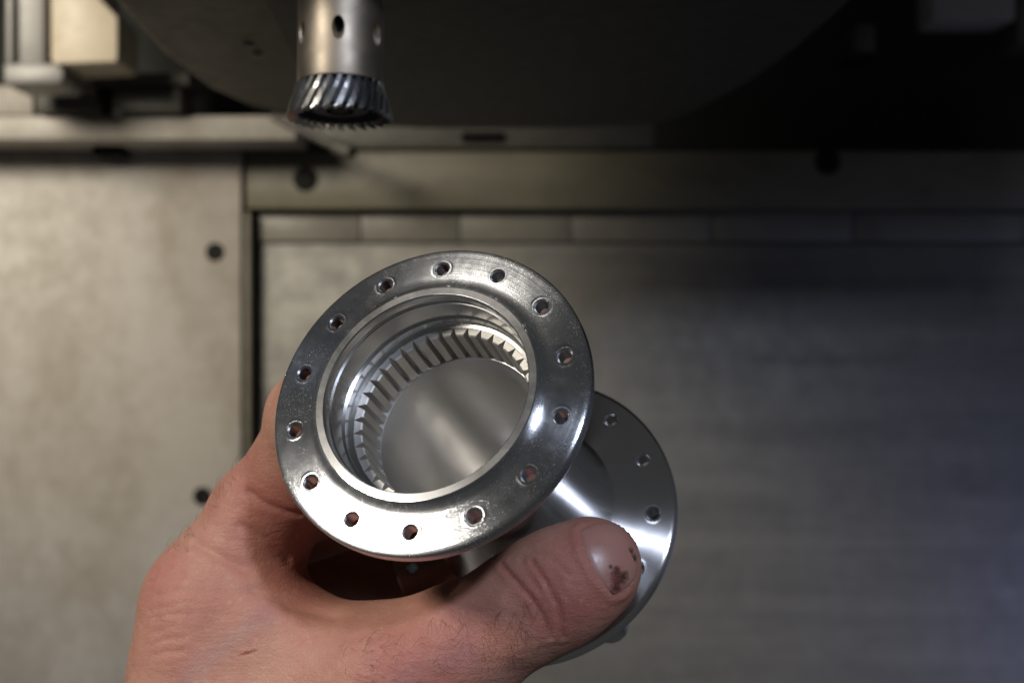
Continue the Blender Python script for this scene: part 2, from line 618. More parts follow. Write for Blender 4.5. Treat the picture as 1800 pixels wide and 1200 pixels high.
cut = mesh_obj('cutter_body', *lathe([(AR - .6, Z_ARB), (AR - .1, Z_ARB - .1), (AR - .05, Z_ARB - .3), (9.6, Z_ARB - .8), (9.7, 7.2), (10.2, 4.2), (10.9, 1.9), (10.7, 1.5), (10.2, 1.4),
                                      (9.2, 3.2), (7.0, 3.6), (6.8, 2.4), (3.4, 2.2), (3.2, 4.0), (0, 4.0)], 96), M['cutter'], tool)
NT = 28
tv = []
secs = [(Z_ARB - .2, 9.3, 10.6, .0), (6.8, 9.4, 11.05, .0), (5.3, 9.6, 11.3, .0), (5.2, 9.6, 11.75, .012), (2.8, 9.9, 12.35, .012), (.9, 10.2, 12.75, .012), (.25, 10.4, 12.8, .012)]
for z, ri, ro, w in secs:
    c_ = (z - 4.4) * math.tan(math.radians(21)) / 11.6
    hw = .050 + w
    z2 = z if z > .5 else z + .9
    tv += [(ri * math.cos(c_ - hw * 1.15), ri * math.sin(c_ - hw * 1.15), z),
           (ro * math.cos(c_ - hw), ro * math.sin(c_ - hw), z),
           (ro * .992 * math.cos(c_ + hw * .8), ro * .992 * math.sin(c_ + hw * .8), z2),
           (ri * math.cos(c_ + hw * 1.25), ri * math.sin(c_ + hw * 1.25), z2)]
tf = []
for i in range(len(secs) - 1):
    for j in range(4):
        k = (j + 1) % 4
        tf.append((i * 4 + j, i * 4 + k, i * 4 + 4 + k, i * 4 + 4 + j))
tf += [(3, 2, 1, 0), tuple(len(tv) - 4 + i for i in range(4))]
t0 = mesh_obj('cutter_tooth', tv, tf, M['cutter_tooth'], cut, False)
for k in range(1, NT):
    t = t0.copy()
    COL.objects.link(t)
    t.rotation_euler.z = k * 2 * PI / NT
    t.parent = cut
V, Fs = lathe([(0, 2.3), (2.2, 2.3), (2.6, 2.7), (2.6, 4.2)], 32)
mesh_obj('clamp_screw', V, Fs, M['screw'], cut)

# ================================================================== hub shell
HC3 = np.array([-14.961, 227.792, -9.54])
n_ = np.array([0.29476, 0.83977, -0.45597])
n_ /= np.linalg.norm(n_)
u_ = np.cross(n_, [0, 0, 1.0])
u_ /= np.linalg.norm(u_)
v_ = np.cross(u_, n_)
ROT = Matrix((u_, -v_, n_)).transposed()      # local x, y, z -> place


def HL(r, deg, z):
    """hub-relative point: radius, angle (0 right, 90 up), depth along the axle"""
    a = math.radians(deg)
    return HC3 + n_ * z + r * (math.cos(a) * u_ + math.sin(a) * v_)


hub = empty('hub_shell', HC3, ROT.to_euler())
tag(hub, 'bare machined aluminium bicycle hub shell with fourteen-hole flanges, held in the hand', 'hub shell')


def flange(name, ra, rb, rh, rhole, rcs, zf, zb, inner, outer, phase, mat, sgn=1):
    """disc with 14 countersunk holes. zf, zb: face depth as functions of r; inner/outer: profiles joined at ra and rb"""
    n = 14
    h = PI / n
    NA, NR = 14, 10
    bd = []
    for t in np.linspace(-h, h, NA + 1)[:-1]:
        bd.append((t, ra))
    for r in np.linspace(ra, rb, NR + 1)[:-1]:
        bd.append((h, r))
    for t in np.linspace(h, -h, NA + 1)[:-1]:
        bd.append((t, rb))
    for r in np.linspace(rb, ra, NR + 1)[:-1]:
        bd.append((-h, r))
    bd = np.array(bd)
    B = np.stack([bd[:, 1] * np.cos(bd[:, 0]), bd[:, 1] * np.sin(bd[:, 0])], 1)
    ang = np.arctan2(B[:, 1], B[:, 0] - rh)
    C = lambda r: np.stack([rh + r * np.cos(ang), r * np.sin(ang)], 1)
    nb = len(B)
    fr_loops = [C(rcs), C(rcs + .14), C(rcs + .27), C(rcs + .36), C(rcs + .46)]
    lift = np.concatenate([np.full(nb, x) for x in (.0, .0, .0, -.012, .0)])
    pf, ff = holed_patch(B, fr_loops, 5)
    lift = np.concatenate([lift, np.zeros(len(pf) - len(lift))])
    pb, fb = holed_patch(B, [C(rhole), C(rhole + .15)], 5)
    verts, faces, drilled = [], [], []
    for k in range(n):
        a = phase + k * 2 * h
        ca, sa = math.cos(a), math.sin(a)
        def put(p, zfun, dz=None):
            b = len(verts)
            r = np.hypot(p[:, 0], p[:, 1])
            z = zfun(r) + (0 if dz is None else dz * sgn)
            verts.extend(zip(p[:, 0] * ca - p[:, 1] * sa, p[:, 0] * sa + p[:, 1] * ca, z))
            return b
        b0 = put(pf, zf, lift)
        faces.extend(tuple(i + b0 for i in q) for q in ff)
        b1 = put(pb, zb)
        faces.extend(tuple(i + b1 for i in q) for q in fb)
        c1 = C(rhole)
        b2 = put(c1, lambda r: zf(r) + sgn * (rcs - rhole) * .95)
        b3 = put(c1, lambda r: zf(r) + sgn * ((rcs - rhole) * .95 + .12))
        drilled.append(len(faces))
        for p0, p1 in ((b0, b2), (b2, b3), (b3, b1)):
            faces.extend((p0 + j, p1 + j, p1 + (j + 1) % nb, p0 + (j + 1) % nb) for j in range(nb))
    for prof in (inner, outer):
        V, Fs = lathe(prof, NA * n)
        a = phase - h
        R_ = np.array([[math.cos(a), -math.sin(a), 0], [math.sin(a), math.cos(a), 0], [0, 0, 1]])
        b = len(verts)
        verts.extend(map(tuple, V @ R_.T))
        faces.extend(tuple(i + b for i in q) for q in Fs)
    o = mesh_obj(name, verts, faces, mat, hub)
    o.data.materials.append(M['drilled'])
    for d in drilled:
        for i in range(d, d + 3 * nb):
            o.data.polygons[i].material_index = 1
    weld(o, 3e-6)
    return o


def arc(cx, cz, r, a0, a1, k):
    return [(cx + r * math.cos(math.radians(a)), cz + r * math.sin(math.radians(a))) for a in np.linspace(a0, a1, k)]


# front flange: raised lip, fillet, slightly dished face, rounded rim
zf = lambda r: -.62 + .10 * (np.asarray(r) - 23.4) / 5 + .012 * (np.asarray(r) - 25.7) ** 2
zb = lambda r: 2.5 - .04 * (np.asarray(r) - 25.7)
RA, RB = 23.6, 28.5
fil = [(20.9, -1.95)] + [(20.95 + (RA - 20.95) * t, -1.7 + (float(zf(RA)) + 1.7) * (1 - (1 - t) ** 2.6)) for t in np.linspace(0, 1, 12)]
inner_f = [(19.25, -1.9), (19.4, -2.1), (20.75, -2.1)] + fil
rim = [(RB, float(zf(RB))), (29.0, -.42), (29.35, -.36)] + [(29.35 + .65 * math.sin(a), .34 - .68 * math.cos(a)) for a in np.linspace(.15, PI / 2, 8)] \
    + [(30.0, 1.7)] + [(29.5 + .5 * math.cos(a), 1.9 + .45 * math.sin(a)) for a in np.linspace(0.1, PI / 2, 6)] + [(RB, float(zb(RB)))]
ph = math.radians(8.59)                       # local y points down
front = flange('front_flange', RA, RB, 25.69, 1.2, 1.5, zf, zb, inner_f, rim, ph, M['flange'])
V, Fs = lathe([(19.25, -1.9), (19.18, -1.6), (19.12, -1.2)], 196)
mesh_obj('lip_chamfer', V, Fs, M['polish'], front)
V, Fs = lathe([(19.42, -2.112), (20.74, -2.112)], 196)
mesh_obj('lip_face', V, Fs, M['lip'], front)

V, Fs = lathe([(20.73, -2.125), (20.80, -2.12), (20.93, -1.96), (20.95, -1.93)], 196)
mesh_obj('lip_edge', V, Fs, M['polish'], front)
V, Fs = lathe([(19.43, -2.122), (19.37, -2.115), (19.23, -1.92)], 196)
mesh_obj('lip_edge', V, Fs, M['polish'], front)

# bore: bearing seat, grooves, tooth ring, satin deep bore
bore_prof = [(19.12, -1.2), (19.12, -.2), (19.45, 0.0), (19.45, .55), (19.0, .75), (18.95, 1.0), (18.9, 5.0), (19.25, 5.15), (19.3, 5.9), (18.95, 6.15), (18.75, 6.3),
             (18.7, 8.3), (18.0, 8.55), (17.95, 8.7), (17.95, 17.6)]
V, Fs = lathe(bore_prof, 240)
bore = mesh_obj('bore', V, Fs, M['bore'], hub)
V, Fs = lathe([(17.95, 17.6), (16.3, 17.8), (16.1, 18.2), (15.9, 26), (15.3, 40), (14.4, 58), (14.4, 74)], 200)
mesh_obj('deep_bore', V, Fs, M['bore_deep'], bore)
NTH = 40
hp = PI / NTH
rr, rt = 17.97, 16.35
sec = [(rr, -hp * .95), (rt + .25, -hp * .64), (rt, -hp * .55), (rt, hp * .55), (rt + .25, hp * .64), (rr, hp * .95)]
tv, tf = [], []
for z, dr in ((8.62, .28), (8.85, 0.0), (17.6, 0.0)):
    for r, a in sec:
        q = min(r + (dr if r < 17 else 0), rr)
        tv.append((q * math.cos(a), q * math.sin(a), z))
m6 = len(sec)
for i in range(2):
    for j in range(m6 - 1):
        tf.append((i * m6 + j, i * m6 + j + 1, (i + 1) * m6 + j + 1, (i + 1) * m6 + j))
tf.append(tuple(range(m6))[::-1])
t0 = mesh_obj('tooth', tv, tf, M['tooth'], bore, False)
for k in range(1, NTH):
    t = t0.copy()
    COL.objects.link(t)
    t.rotation_euler.z = k * 2 * hp
    t.parent = bore

# barrel: hourglass between the flanges, polished
prof = [(RA, float(zb(RA)) + .01)] + [(RA - (RA - 20.7) * (1 - (1 - t) ** 2.2), 2.6 + 4 * t ** 1.3) for t in np.linspace(0.04, 1, 8)] \
    + [(20.5, 10), (20.4, 17.5), (20.1, 20), (19.2, 24), (18.3, 29), (17.7, 35), (17.5, 41), (17.6, 46), (17.95, 50.5), (18.6, 54.2), (19.35, 56.7), (20.0, 58.2), (20.2, 58.7), (20.1, 59.2), (19.5, 59.6)]
barrel = mesh_obj('barrel', *lathe(prof, 200), M['polish'], hub)

# rear flange: smooth cone facing the camera
zfr = lambda r: 59.9 + .23 * (np.asarray(r) - 19.5) - .004 * (np.asarray(r) - 25) ** 2
zbr = lambda r: 66.3 - .06 * (np.asarray(r) - 25)
RA2, RB2 = 25.6, 30.6
inn2 = [(19.3, float(zfr(19.3)))] + [(r, float(zfr(r))) for r in np.linspace(20, RA2, 8)]
out2 = [(RB2, float(zfr(RB2))), (31.6, float(zfr(31.6)))] + [(31.75 + .9 * math.sin(a), 63.45 - .9 * math.cos(a)) for a in np.linspace(.25, PI / 2, 7)] \
    + [(32.66, 64.8)] + [(31.9 + .76 * math.cos(a), 65.1 + .8 * math.sin(a)) for a in np.linspace(.1, PI / 2, 6)] + [(RB2, float(zbr(RB2)))]
rear = flange('rear_flange', RA2, RB2, 28.0, 1.25, 1.55, zfr, zbr, inn2, out2, math.radians(-3.2), M['rear'])
V, Fs = lathe([(RA2, float(zbr(RA2))), (24, 67), (22, 68.2), (18, 69), (17.5, 74), (14.6, 74)], 160)
mesh_obj('end_boss', V, Fs, M['polish'], rear)
bm = MB()
out = []
for a in np.linspace(0, 2 * PI, 120, False):
    w = max(0.0, math.cos(6 * (a - math.radians(47)) / 2) ** 2 - .55) / .45
    out.append(((19.5 + 11.6 * w ** .5 if w > 0 else 19.5) * math.cos(a), (19.5 + 11.6 * w ** .5 if w > 0 else 19.5) * math.sin(a)))
nn = len(out)
vv = [(x, y, 69.0) for x, y in out] + [(x, y, 74.0) for x, y in out]
ff = [(i, (i + 1) % nn, nn + (i + 1) % nn, nn + i) for i in range(nn)] + [tuple(range(nn)), tuple(range(2 * nn - 1, nn - 1, -1))]
mesh_obj('rotor_mount', vv, ff, M['rear'], rear, True, 30)

# ================================================================== hand
prims = []                                    # (group k, a, b, ra, rb)


def rc(p, a, b, ra, rb):
    """distance to a tapered capsule"""
    ba = b - a
    l2 = ba @ ba
    pa = p - a
    t = np.clip(pa @ ba / l2, 0, 1)
    d = np.sqrt(((pa - t[:, None] * ba) ** 2).sum(1))
    return d - (ra + (rb - ra) * t)


def smin(a, b, k):
    h = np.maximum(k - np.abs(a - b), 0) / k
    return np.minimum(a, b) - h * h * k * .25


def chain(pts, k):
    return (k, [(np.asarray(pts[i][0], float), np.asarray(pts[i + 1][0], float), pts[i][1], pts[i + 1][1]) for i in range(len(pts) - 1)])


PALM = [
    chain([(P(374, 1052, 262), 12.4), (P(382, 1190, 264), 13.8), (P(415, 1420, 268), 18), (P(470, 1800, 275), 24), (P(520, 2300, 285), 28)], 8),
    chain([(P(372, 1075, 282), 12.0), (P(430, 1300, 284), 15), (P(500, 1700, 285), 22), (P(540, 2300, 290), 28)], 9),
    chain([(P(420, 1110, 303), 11.5), (P(500, 1400, 298), 15), (P(560, 1700, 292), 20)], 9),
    chain([(P(372, 1130, 259), 13.0), (P(520, 1215, 256), 13.5), (P(700, 1235, 251), 14.0)], 10),
    chain([(P(400, 1290, 262), 19), (P(600, 1330, 258), 19)], 10),
    # the web between thumb and forefinger
    chain([(P(392, 1045, 259), 8.5), (P(470, 1090, 256), 8.6), (P(560, 1150, 253), 8.0), (P(660, 1180, 249), 9.5)], 8),
]
THUMB = chain([(P(480, 1400, 262), 18), (P(700, 1205, 246), 14.2), (P(800, 1143, 242.5), 11.4), (P(931, 1061, 240), 9.8), (P(997, 1024, 239.5), 9.75), (P(1042, 996, 240), 9.25)], 5)
PIP = HL(29.8, 177, 15.5)
INDEX = chain([(P(374, 1052, 262), 12.0), (P(468, 905, 262), 10.9), (P(532, 825, 258), 10.0), (PIP, 9.4), (HL(29.2, 130, 20), 8.7), (HL(28.6, 100, 24), 8.3), (HL(27.6, 82, 27), 7.6)], 3.5)
MIDDLE = chain([(P(385, 1070, 284), 12.0), (P(470, 930, 295), 10.4), (HL(29.5, 190, 41), 9.6), (HL(27.5, 135, 43), 9.2), (HL(26.2, 100, 45), 8.6), (HL(25.8, 80, 46), 8.0)], 3.5)
RING = chain([(P(425, 1105, 305), 11.5), (P(500, 960, 322), 10.4), (HL(33, 195, 77), 9.5), (HL(30, 140, 79), 8.8), (HL(27, 108, 80), 8.0)], 3.5)
PINKY = chain([(P(470, 1180, 318), 10.5), (P(540, 1080, 336), 9.0), (HL(33, 205, 96), 8.2), (HL(31, 160, 97), 7.6), (HL(29, 130, 98), 7.0)], 3.5)
FINGERS = [(INDEX, 6.0), (MIDDLE, 4.5), (RING, 4.5), (PINKY, 4.5)]


def sdf(p):
    d = None
    for k, segs in PALM:
        for a, b, ra, rb in segs:
            x = rc(p, a, b, ra, rb)
            d = x if d is None else smin(d, x, k)
    dt = None
    for a, b, ra, rb in THUMB[1]:
        x = rc(p, a, b, ra, rb)
        dt = x if dt is None else smin(dt, x, THUMB[0])
    d = smin(d, dt, 9.0)
    for (k, segs), kj in FINGERS:
        df = None
        for a, b, ra, rb in segs:
            x = rc(p, a, b, ra, rb)
            df = x if df is None else smin(df, x, k)
        d = smin(d, df, kj)
    return d


def trace_many(pp, y0=200.0):
    """first points of the hand along lines of sight (nan where the line misses)"""
    pp = np.asarray(pp, float)
    d = np.stack([(pp[:, 0] - 900) / F, np.ones(len(pp)), (600 - pp[:, 1]) / F], 1)
    ln = np.linalg.norm(d, axis=1)
    y = np.full(len(pp), y0)
    for _ in range(70):
        s = sdf(d * y[:, None])
        y = np.where(y < 420, y + np.where(np.abs(s) > .004, s * .92 / ln, 0), y)
        if np.all((np.abs(s) < .004) | (y >= 420)):
            break
    out_ = d * y[:, None]
    out_[y >= 420] = np.nan
    return out_


def trace(px, py):
    q = trace_many([(px, py)])[0]
    return None if np.isnan(q[0]) else q


def grad(p):
    e = .25
    q = np.array([p + np.array(o) * e for o in ((1, 0, 0), (-1, 0, 0), (0, 1, 0), (0, -1, 0), (0, 0, 1), (0, 0, -1))])
    s = sdf(q)
    g = np.array([s[0] - s[1], s[2] - s[3], s[4] - s[5]])
    return g / (np.linalg.norm(g) + 1e-9)


H = 0.58
lo = np.array([-92.0, 222.0, -196.0])
hi = np.array([34.0, 372.0, 8.0])
dims = np.ceil((hi - lo) / H).astype(int)


def hand_grid():
    # coarse pass first, then the fine one only near the skin
    c = 4
    nx, ny, nz = dims
    cx, cy, cz = [np.arange(0, d, c) for d in dims]
    G = np.stack(np.meshgrid(cx, cy, cz, indexing='ij'), -1).reshape(-1, 3)
    sc = sdf(lo + (G + c / 2) * H).reshape(len(cx), len(cy), len(cz))
    D = np.repeat(np.repeat(np.repeat(sc, c, 0), c, 1), c, 2)[:nx, :ny, :nz].astype(np.float32)
    near = np.argwhere(np.abs(D) < c * H * 1.35)
    out_ = np.empty(len(near), np.float32)
    for i in range(0, len(near), 400000):
        out_[i:i + 400000] = sdf(lo + near[i:i + 400000] * H)
    D[near[:, 0], near[:, 1], near[:, 2]] = out_
    D[:, :, :2] = np.maximum(D[:, :, :2], .3)          # the forearm ends in a flat cap far below the picture
    return D


def surface_nets(D):
    s = D < 0
    nx, ny, nz = D.shape
    cnt = np.zeros((nx - 1, ny - 1, nz - 1), np.int8)
    corners = [(i, j, k) for i in (0, 1) for j in (0, 1) for k in (0, 1)]
    for i, j, k in corners:
        cnt += s[i:nx - 1 + i, j:ny - 1 + j, k:nz - 1 + k]
    act = np.argwhere((cnt > 0) & (cnt < 8))
    idx = -np.ones(cnt.shape, np.int64)
    idx[act[:, 0], act[:, 1], act[:, 2]] = np.arange(len(act))
    acc = np.zeros((len(act), 3))
    w = np.zeros(len(act))
    for a in corners:
        for ax in range(3):
            if a[ax]:
                continue
            b = list(a)
            b[ax] = 1
            da = D[act[:, 0] + a[0], act[:, 1] + a[1], act[:, 2] + a[2]]
            db = D[act[:, 0] + b[0], act[:, 1] + b[1], act[:, 2] + b[2]]
            m = (da < 0) != (db < 0)
            t = np.where(m, da / (da - db + 1e-12), 0)
            pt = np.tile(np.array(a, float), (len(act), 1))
            pt[:, ax] = t
            acc[m] += pt[m]
            w[m] += 1
    V = lo + (act + acc / w[:, None]) * H
    quads = []
    for ax in range(3):
        o1, o2 = (ax + 1) % 3, (ax + 2) % 3
        sl0 = [slice(None)] * 3
        sl1 = [slice(None)] * 3
        sl0[ax] = slice(0, -1)
        sl1[ax] = slice(1, None)
        ch = s[tuple(sl0)] != s[tuple(sl1)]
        e = np.argwhere(ch)
        e = e[(e[:, o1] > 0) & (e[:, o2] > 0) & (e[:, o1] < D.shape[o1] - 1) & (e[:, o2] < D.shape[o2] - 1)]
        ins = s[e[:, 0], e[:, 1], e[:, 2]]
        d1 = np.zeros(3, int)
        d1[o1] = 1
        d2 = np.zeros(3, int)
        d2[o2] = 1
        g = lambda q: idx[q[:, 0], q[:, 1], q[:, 2]]
        q = np.stack([g(e), g(e - d1), g(e - d1 - d2), g(e - d2)], 1)
        q[~ins] = q[~ins][:, ::-1]
        quads.append(q)
    return V, np.concatenate(quads)


D = hand_grid()
HV, HQ = surface_nets(D)
del D
# light smoothing
E_ = np.concatenate([HQ[:, [i, (i + 1) % 4]] for i in range(4)])
for _ in range(3):
    acc = np.zeros_like(HV)
    w = np.zeros(len(HV))
    for i in range(3):
        acc[:, i] = np.bincount(E_[:, 0], HV[E_[:, 1], i], len(HV)) + np.bincount(E_[:, 1], HV[E_[:, 0], i], len(HV))
    w = np.bincount(E_[:, 0], minlength=len(HV)) + np.bincount(E_[:, 1], minlength=len(HV))
    HV = HV * .5 + acc / np.maximum(w, 1)[:, None] * .5


def vnormals(V, Q):
    fn = np.cross(V[Q[:, 2]] - V[Q[:, 0]], V[Q[:, 3]] - V[Q[:, 1]])
    nn = np.zeros_like(V)
    for i in range(3):
        for j in range(4):
            nn[:, i] += np.bincount(Q[:, j], fn[:, i], len(V))
    return nn / (np.linalg.norm(nn, axis=1)[:, None] + 1e-9)


HN = vnormals(HV, HQ)
disp = np.zeros(len(HV))


def to_skin(poly, step=10):
    """points of the skin under a line drawn between the given sight lines"""
    pp = []
    for (x0, y0), (x1, y1) in zip(poly[:-1], poly[1:]):
        k = max(2, int(math.hypot(x1 - x0, y1 - y0) / step))
        pp += [(x0 + (x1 - x0) * t, y0 + (y1 - y0) * t) for t in np.linspace(0, 1, k, endpoint=False)]
    q = trace_many(pp)
    return q[~np.isnan(q[:, 0])]


def dist_line(poly, reach):
    q = to_skin(poly)
    d = np.full(len(HV), 1e9)
    box = np.all((HV > q.min(0) - reach) & (HV < q.max(0) + reach), 1)
    ii = np.where(box)[0]
    if len(ii):
        best = np.full(len(ii), 1e9)
        for a, b in zip(q[:-1], q[1:]):
            ba = b - a
            l2 = ba @ ba + 1e-9
            t = np.clip((HV[ii] - a) @ ba / l2, 0, 1)
            best = np.minimum(best, np.linalg.norm(HV[ii] - a - t[:, None] * ba, axis=1))
        d[ii] = best
    return d


def crease(poly, depth, width, bulge=0.0):
    d = dist_line(poly, 8.0)
    m = d < 1e8
    disp[m] -= depth * np.exp(-(d[m] / width) ** 2)
    if bulge:
        disp[m] += bulge * np.exp(-((d[m] - width * 2.6) / (width * 1.7)) ** 2)


crease([(880, 990), (900, 1013), (931, 1048), (951, 1079), (965, 1110), (970, 1130)], .40, .40, .12)
crease([(935, 987), (958, 1020), (979, 1062), (987, 1096), (993, 1130)], .34, .40, .12)
crease([(970, 980), (1003, 1013), (1013, 1045)], .12, .4, .03)
crease([(918, 985), (938, 1020), (955, 1050)], .12, .4, .03)
crease([(436, 864), (470, 887), (503, 899), (540, 905)], .55, .7, .08)
crease([(425, 925), (470, 950), (515, 985)], .5, 1.1, .1)
crease([(345, 955), (400, 985), (450, 1010)], .35, .9, .2)
crease([(450, 1035), (512, 1066), (600, 1088)], .4, 1.2, .2)
for k in range(9):
    y = 985 + k * 21 + random.uniform(-5, 5)
    x = 268 + random.uniform(-8, 14)
    crease([(x, y), (x + 25, y - 9 + random.uniform(-4, 4)), (x + 50 + random.uniform(0, 30), y - 8 + random.uniform(-5, 5))], .13, .45, .05)
crease([(560, 1110), (640, 1115), (720, 1100)], .3, 1.6, .1)

# fold of skin round the thumb nail
d = dist_line([(1020, 921), (1008, 932), (1016, 972), (1040, 1018), (1072, 1054), (1098, 1049), (1112, 1034)], 8.0)
m_ = d < 1e8
disp[m_] += .30 * np.exp(-(d[m_] / .75) ** 2)

# folds and unevenness of the flesh
def vnoise(p, s, seed):
    q = p / s
    o_ = np.zeros(len(p))
    r_ = np.random.default_rng(seed)
    for _ in range(9):
        d = r_.normal(size=3)
        d /= np.linalg.norm(d)
        o_ += np.sin(q @ d * 6.283 + r_.uniform(0, 6.28))
    return o_ / 9
disp += .55 * vnoise(HV, 26, 1) + .22 * vnoise(HV, 11, 2) + .07 * vnoise(HV, 5, 3)
HV2 = HV + HN * disp[:, None]


def blob(px, py, r):
    q = trace(px, py)
    return np.exp(-((HV2 - q) ** 2).sum(1) / (r * r))


red = np.zeros(len(HV2))
for px, py, r, a in ((285, 1010, 9, .55), (470, 890, 10, .6), (520, 960, 12, .55), (300, 1110, 12, .4), (530, 1030, 11, .5), (960, 1060, 7, .45), (1010, 1050, 8, .75),
                     (1030, 960, 6, .55), (760, 1160, 12, .55), (620, 1150, 16, .25), (840, 1110, 10, .35), (440, 790, 9, .5), (1075, 930, 6, .6), (1090, 1060, 6, .5), (690, 1190, 9, .5)):
    red += a * blob(px, py, r)
for poly, w_, a in (([(880, 990), (931, 1048), (965, 1110)], .9, .6), ([(935, 987), (979, 1062), (990, 1120)], .9, .5), ([(436, 864), (503, 899)], 2.0, .5)):
    d = dist_line(poly, 8)
    red += np.where(d < 1e8, a * np.exp(-(d / w_) ** 2), 0)
red = np.clip(red, 0, 1)
veins = np.zeros(len(HV2))
for poly, w_ in (([(715, 1195), (770, 1165), (830, 1150)], 3.0), ([(330, 1190), (400, 1130), (470, 1080)], 2.6)):
    d = dist_line(poly, 8)
    veins += np.where(d < 1e8, np.exp(-(d / w_) ** 2), 0)


def skin_material():
    m, nt, b = new_mat('skin')
    oc = coords(nt)
    at = N(nt, 'ShaderNodeAttribute', attribute_name='redness').outputs['Fac']
    vn = N(nt, 'ShaderNodeAttribute', attribute_name='veins').outputs['Fac']
    n1 = noise(nt, oc, 90, 5, .6)
    n2 = noise(nt, oc, 420, 4, .65)
    n3 = noise(nt, oc, 1500, 3, .6)
    base = mixc(nt, ramp(nt, n1, [(.35, 0.0), (.7, 1.0)]), (.595, .335, .238), (.505, .25, .18))
    base = mixc(nt, mth(nt, 'MULTIPLY', ramp(nt, n2, [(.45, 0.0), (.72, 1.0)]), .45), base, (.60, .285, .205))
    base = mixc(nt, mth(nt, 'MULTIPLY', at, .75), base, (.43, .135, .11))
    base = mixc(nt, mth(nt, 'MULTIPLY', vn, .28), base, (.26, .17, .20))
    blot = ramp(nt, noise(nt, oc, 190, 6, .72), [(.50, 0.0), (.66, 1.0)])
    base = mixc(nt, mth(nt, 'MULTIPLY', blot, .34), base, (.46, .165, .125))
    pale = ramp(nt, noise(nt, oc, 640, 5, .7), [(.56, 0.0), (.68, 1.0)])
    base = mixc(nt, mth(nt, 'MULTIPLY', pale, .22), base, (.70, .46, .35))
    # the small scratch on the back of the hand
    qa, qb = trace(416, 1152), trace(456, 1139)
    ctr = (qa + qb) / 2 * MM
    dr = (qb - qa)
    ln = np.linalg.norm(dr)
    dr /= ln
    nr = grad((qa + qb) / 2)
    pr = np.cross(nr, dr)
    sub = N(nt, 'ShaderNodeVectorMath', operation='SUBTRACT')
    L(nt, oc, sub.inputs[0])
    sub.inputs[1].default_value = ctr
    comps = []
    for v, h in ((dr, ln * .5), (pr, .42), (nr, 3.0)):
        dt = N(nt, 'ShaderNodeVectorMath', operation='DOT_PRODUCT')
        L(nt, sub.outputs[0], dt.inputs[0])
        dt.inputs[1].default_value = Vector(v) / (h * MM)
        comps.append(mth(nt, 'MULTIPLY', dt.outputs['Value'], dt.outputs['Value']))
    e = mth(nt, 'SQRT', mth(nt, 'ADD', mth(nt, 'ADD', comps[0], comps[1]), comps[2]))
    e = mth(nt, 'ADD', e, mth(nt, 'MULTIPLY', mth(nt, 'SUBTRACT', n3, .5), 1.6))
    sc_ = ramp(nt, e, [(.5, 1.0), (1.0, 0.0)])
    base = mixc(nt, mth(nt, 'MULTIPLY', sc_, .8), base, (.30, .06, .045))
    L(nt, base, b.inputs['Base Color'])
    b.inputs['Subsurface Weight'].default_value = 0.22
    b.inputs['Subsurface Radius'].default_value = (1.0, .35, .18)
    b.inputs['Subsurface Scale'].default_value = 0.002
    b.inputs['Specular IOR Level'].default_value = 0.36
    L(nt, mth(nt, 'ADD', mth(nt, 'MULTIPLY', n2, .30), .38), b.inputs['Roughness'])
    # fine criss-cross skin lines
    v1 = N(nt, 'ShaderNodeTexVoronoi', feature='DISTANCE_TO_EDGE')
    v1.inputs['Scale'].default_value = 1350
    dist = N(nt, 'ShaderNodeVectorMath', operation='ADD')
    nv = N(nt, 'ShaderNodeTexNoise')
    nv.inputs['Scale'].default_value = 500
    L(nt, oc, nv.inputs['Vector'])
    scl = N(nt, 'ShaderNodeVectorMath', operation='SCALE')
    L(nt, nv.outputs['Color'], scl.inputs[0])
    scl.inputs['Scale'].default_value = .0009
    L(nt, oc, dist.inputs[0])
    L(nt, scl.outputs[0], dist.inputs[1])
    L(nt, dist.outputs[0], v1.inputs['Vector'])
    lines = ramp(nt, v1.outputs['Distance'], [(.0, 0.0), (.16, 1.0)])
    st = coords(nt, (.8, 1.0, 2.2))
    wr = noise(nt, st, 300, 5, .6, .2)
    nrm = bump(nt, lines, .30, .00012)
    nrm = bump(nt, wr, .50, .0005, nrm)
    nrm = bump(nt, n3, .25, .00016, nrm)
    L(nt, nrm, b.inputs['Normal'])
    return m


M['skin'] = skin_material()
hand = mesh_obj('hand', HV2, HQ, M['skin'], None, True, None)
tag(hand, 'bare left hand gripping the hub, thumb in front and fingers wrapped behind', 'hand')
for nm, arr in (('redness', red), ('veins', np.clip(veins, 0, 1))):
    at = hand.data.attributes.new(nm, 'FLOAT', 'POINT')
    at.data.foreach_set('value', arr.astype(np.float32))


# thumb nail: a curved plate lying in the skin of the thumb tip
def bez(pts, t):
    pts = [np.array(p, float) for p in pts]
    while len(pts) > 1:
        pts = [a * (1 - t) + b * t for a, b in zip(pts[:-1], pts[1:])]
    return pts[0]


prox = [(1014, 929), (1022, 972), (1046, 1016), (1078, 1050)]
dist_ = [(1100, 921), (1128, 945), (1132, 985), (1116, 1018)]
top_ = [(1014, 929), (1040, 912), (1070, 908), (1100, 921)]
bot_ = [(1078, 1050), (1094, 1046), (1107, 1034), (1116, 1018)]
NS, NTt = 22, 26
nv_ = np.zeros((NS, NTt, 3))
nn_ = np.zeros((NS, NTt, 3))
qq = []
for i, s in enumerate(np.linspace(0, 1, NS)):
    for j, t in enumerate(np.linspace(0, 1, NTt)):
        qq.append((1 - s) * bez(prox, t) + s * bez(dist_, t) + (1 - t) * bez(top_, s) + t * bez(bot_, s)
                  - ((1 - s) * (1 - t) * np.array(prox[0]) + s * (1 - t) * np.array(dist_[0]) + (1 - s) * t * np.array(prox[3]) + s * t * np.array(dist_[3])))
tp = trace_many(qq)
for i in range(1, len(tp)):
    if np.isnan(tp[i, 0]):
        tp[i] = tp[i - 1]
nv_ = tp.reshape(NS, NTt, 3)
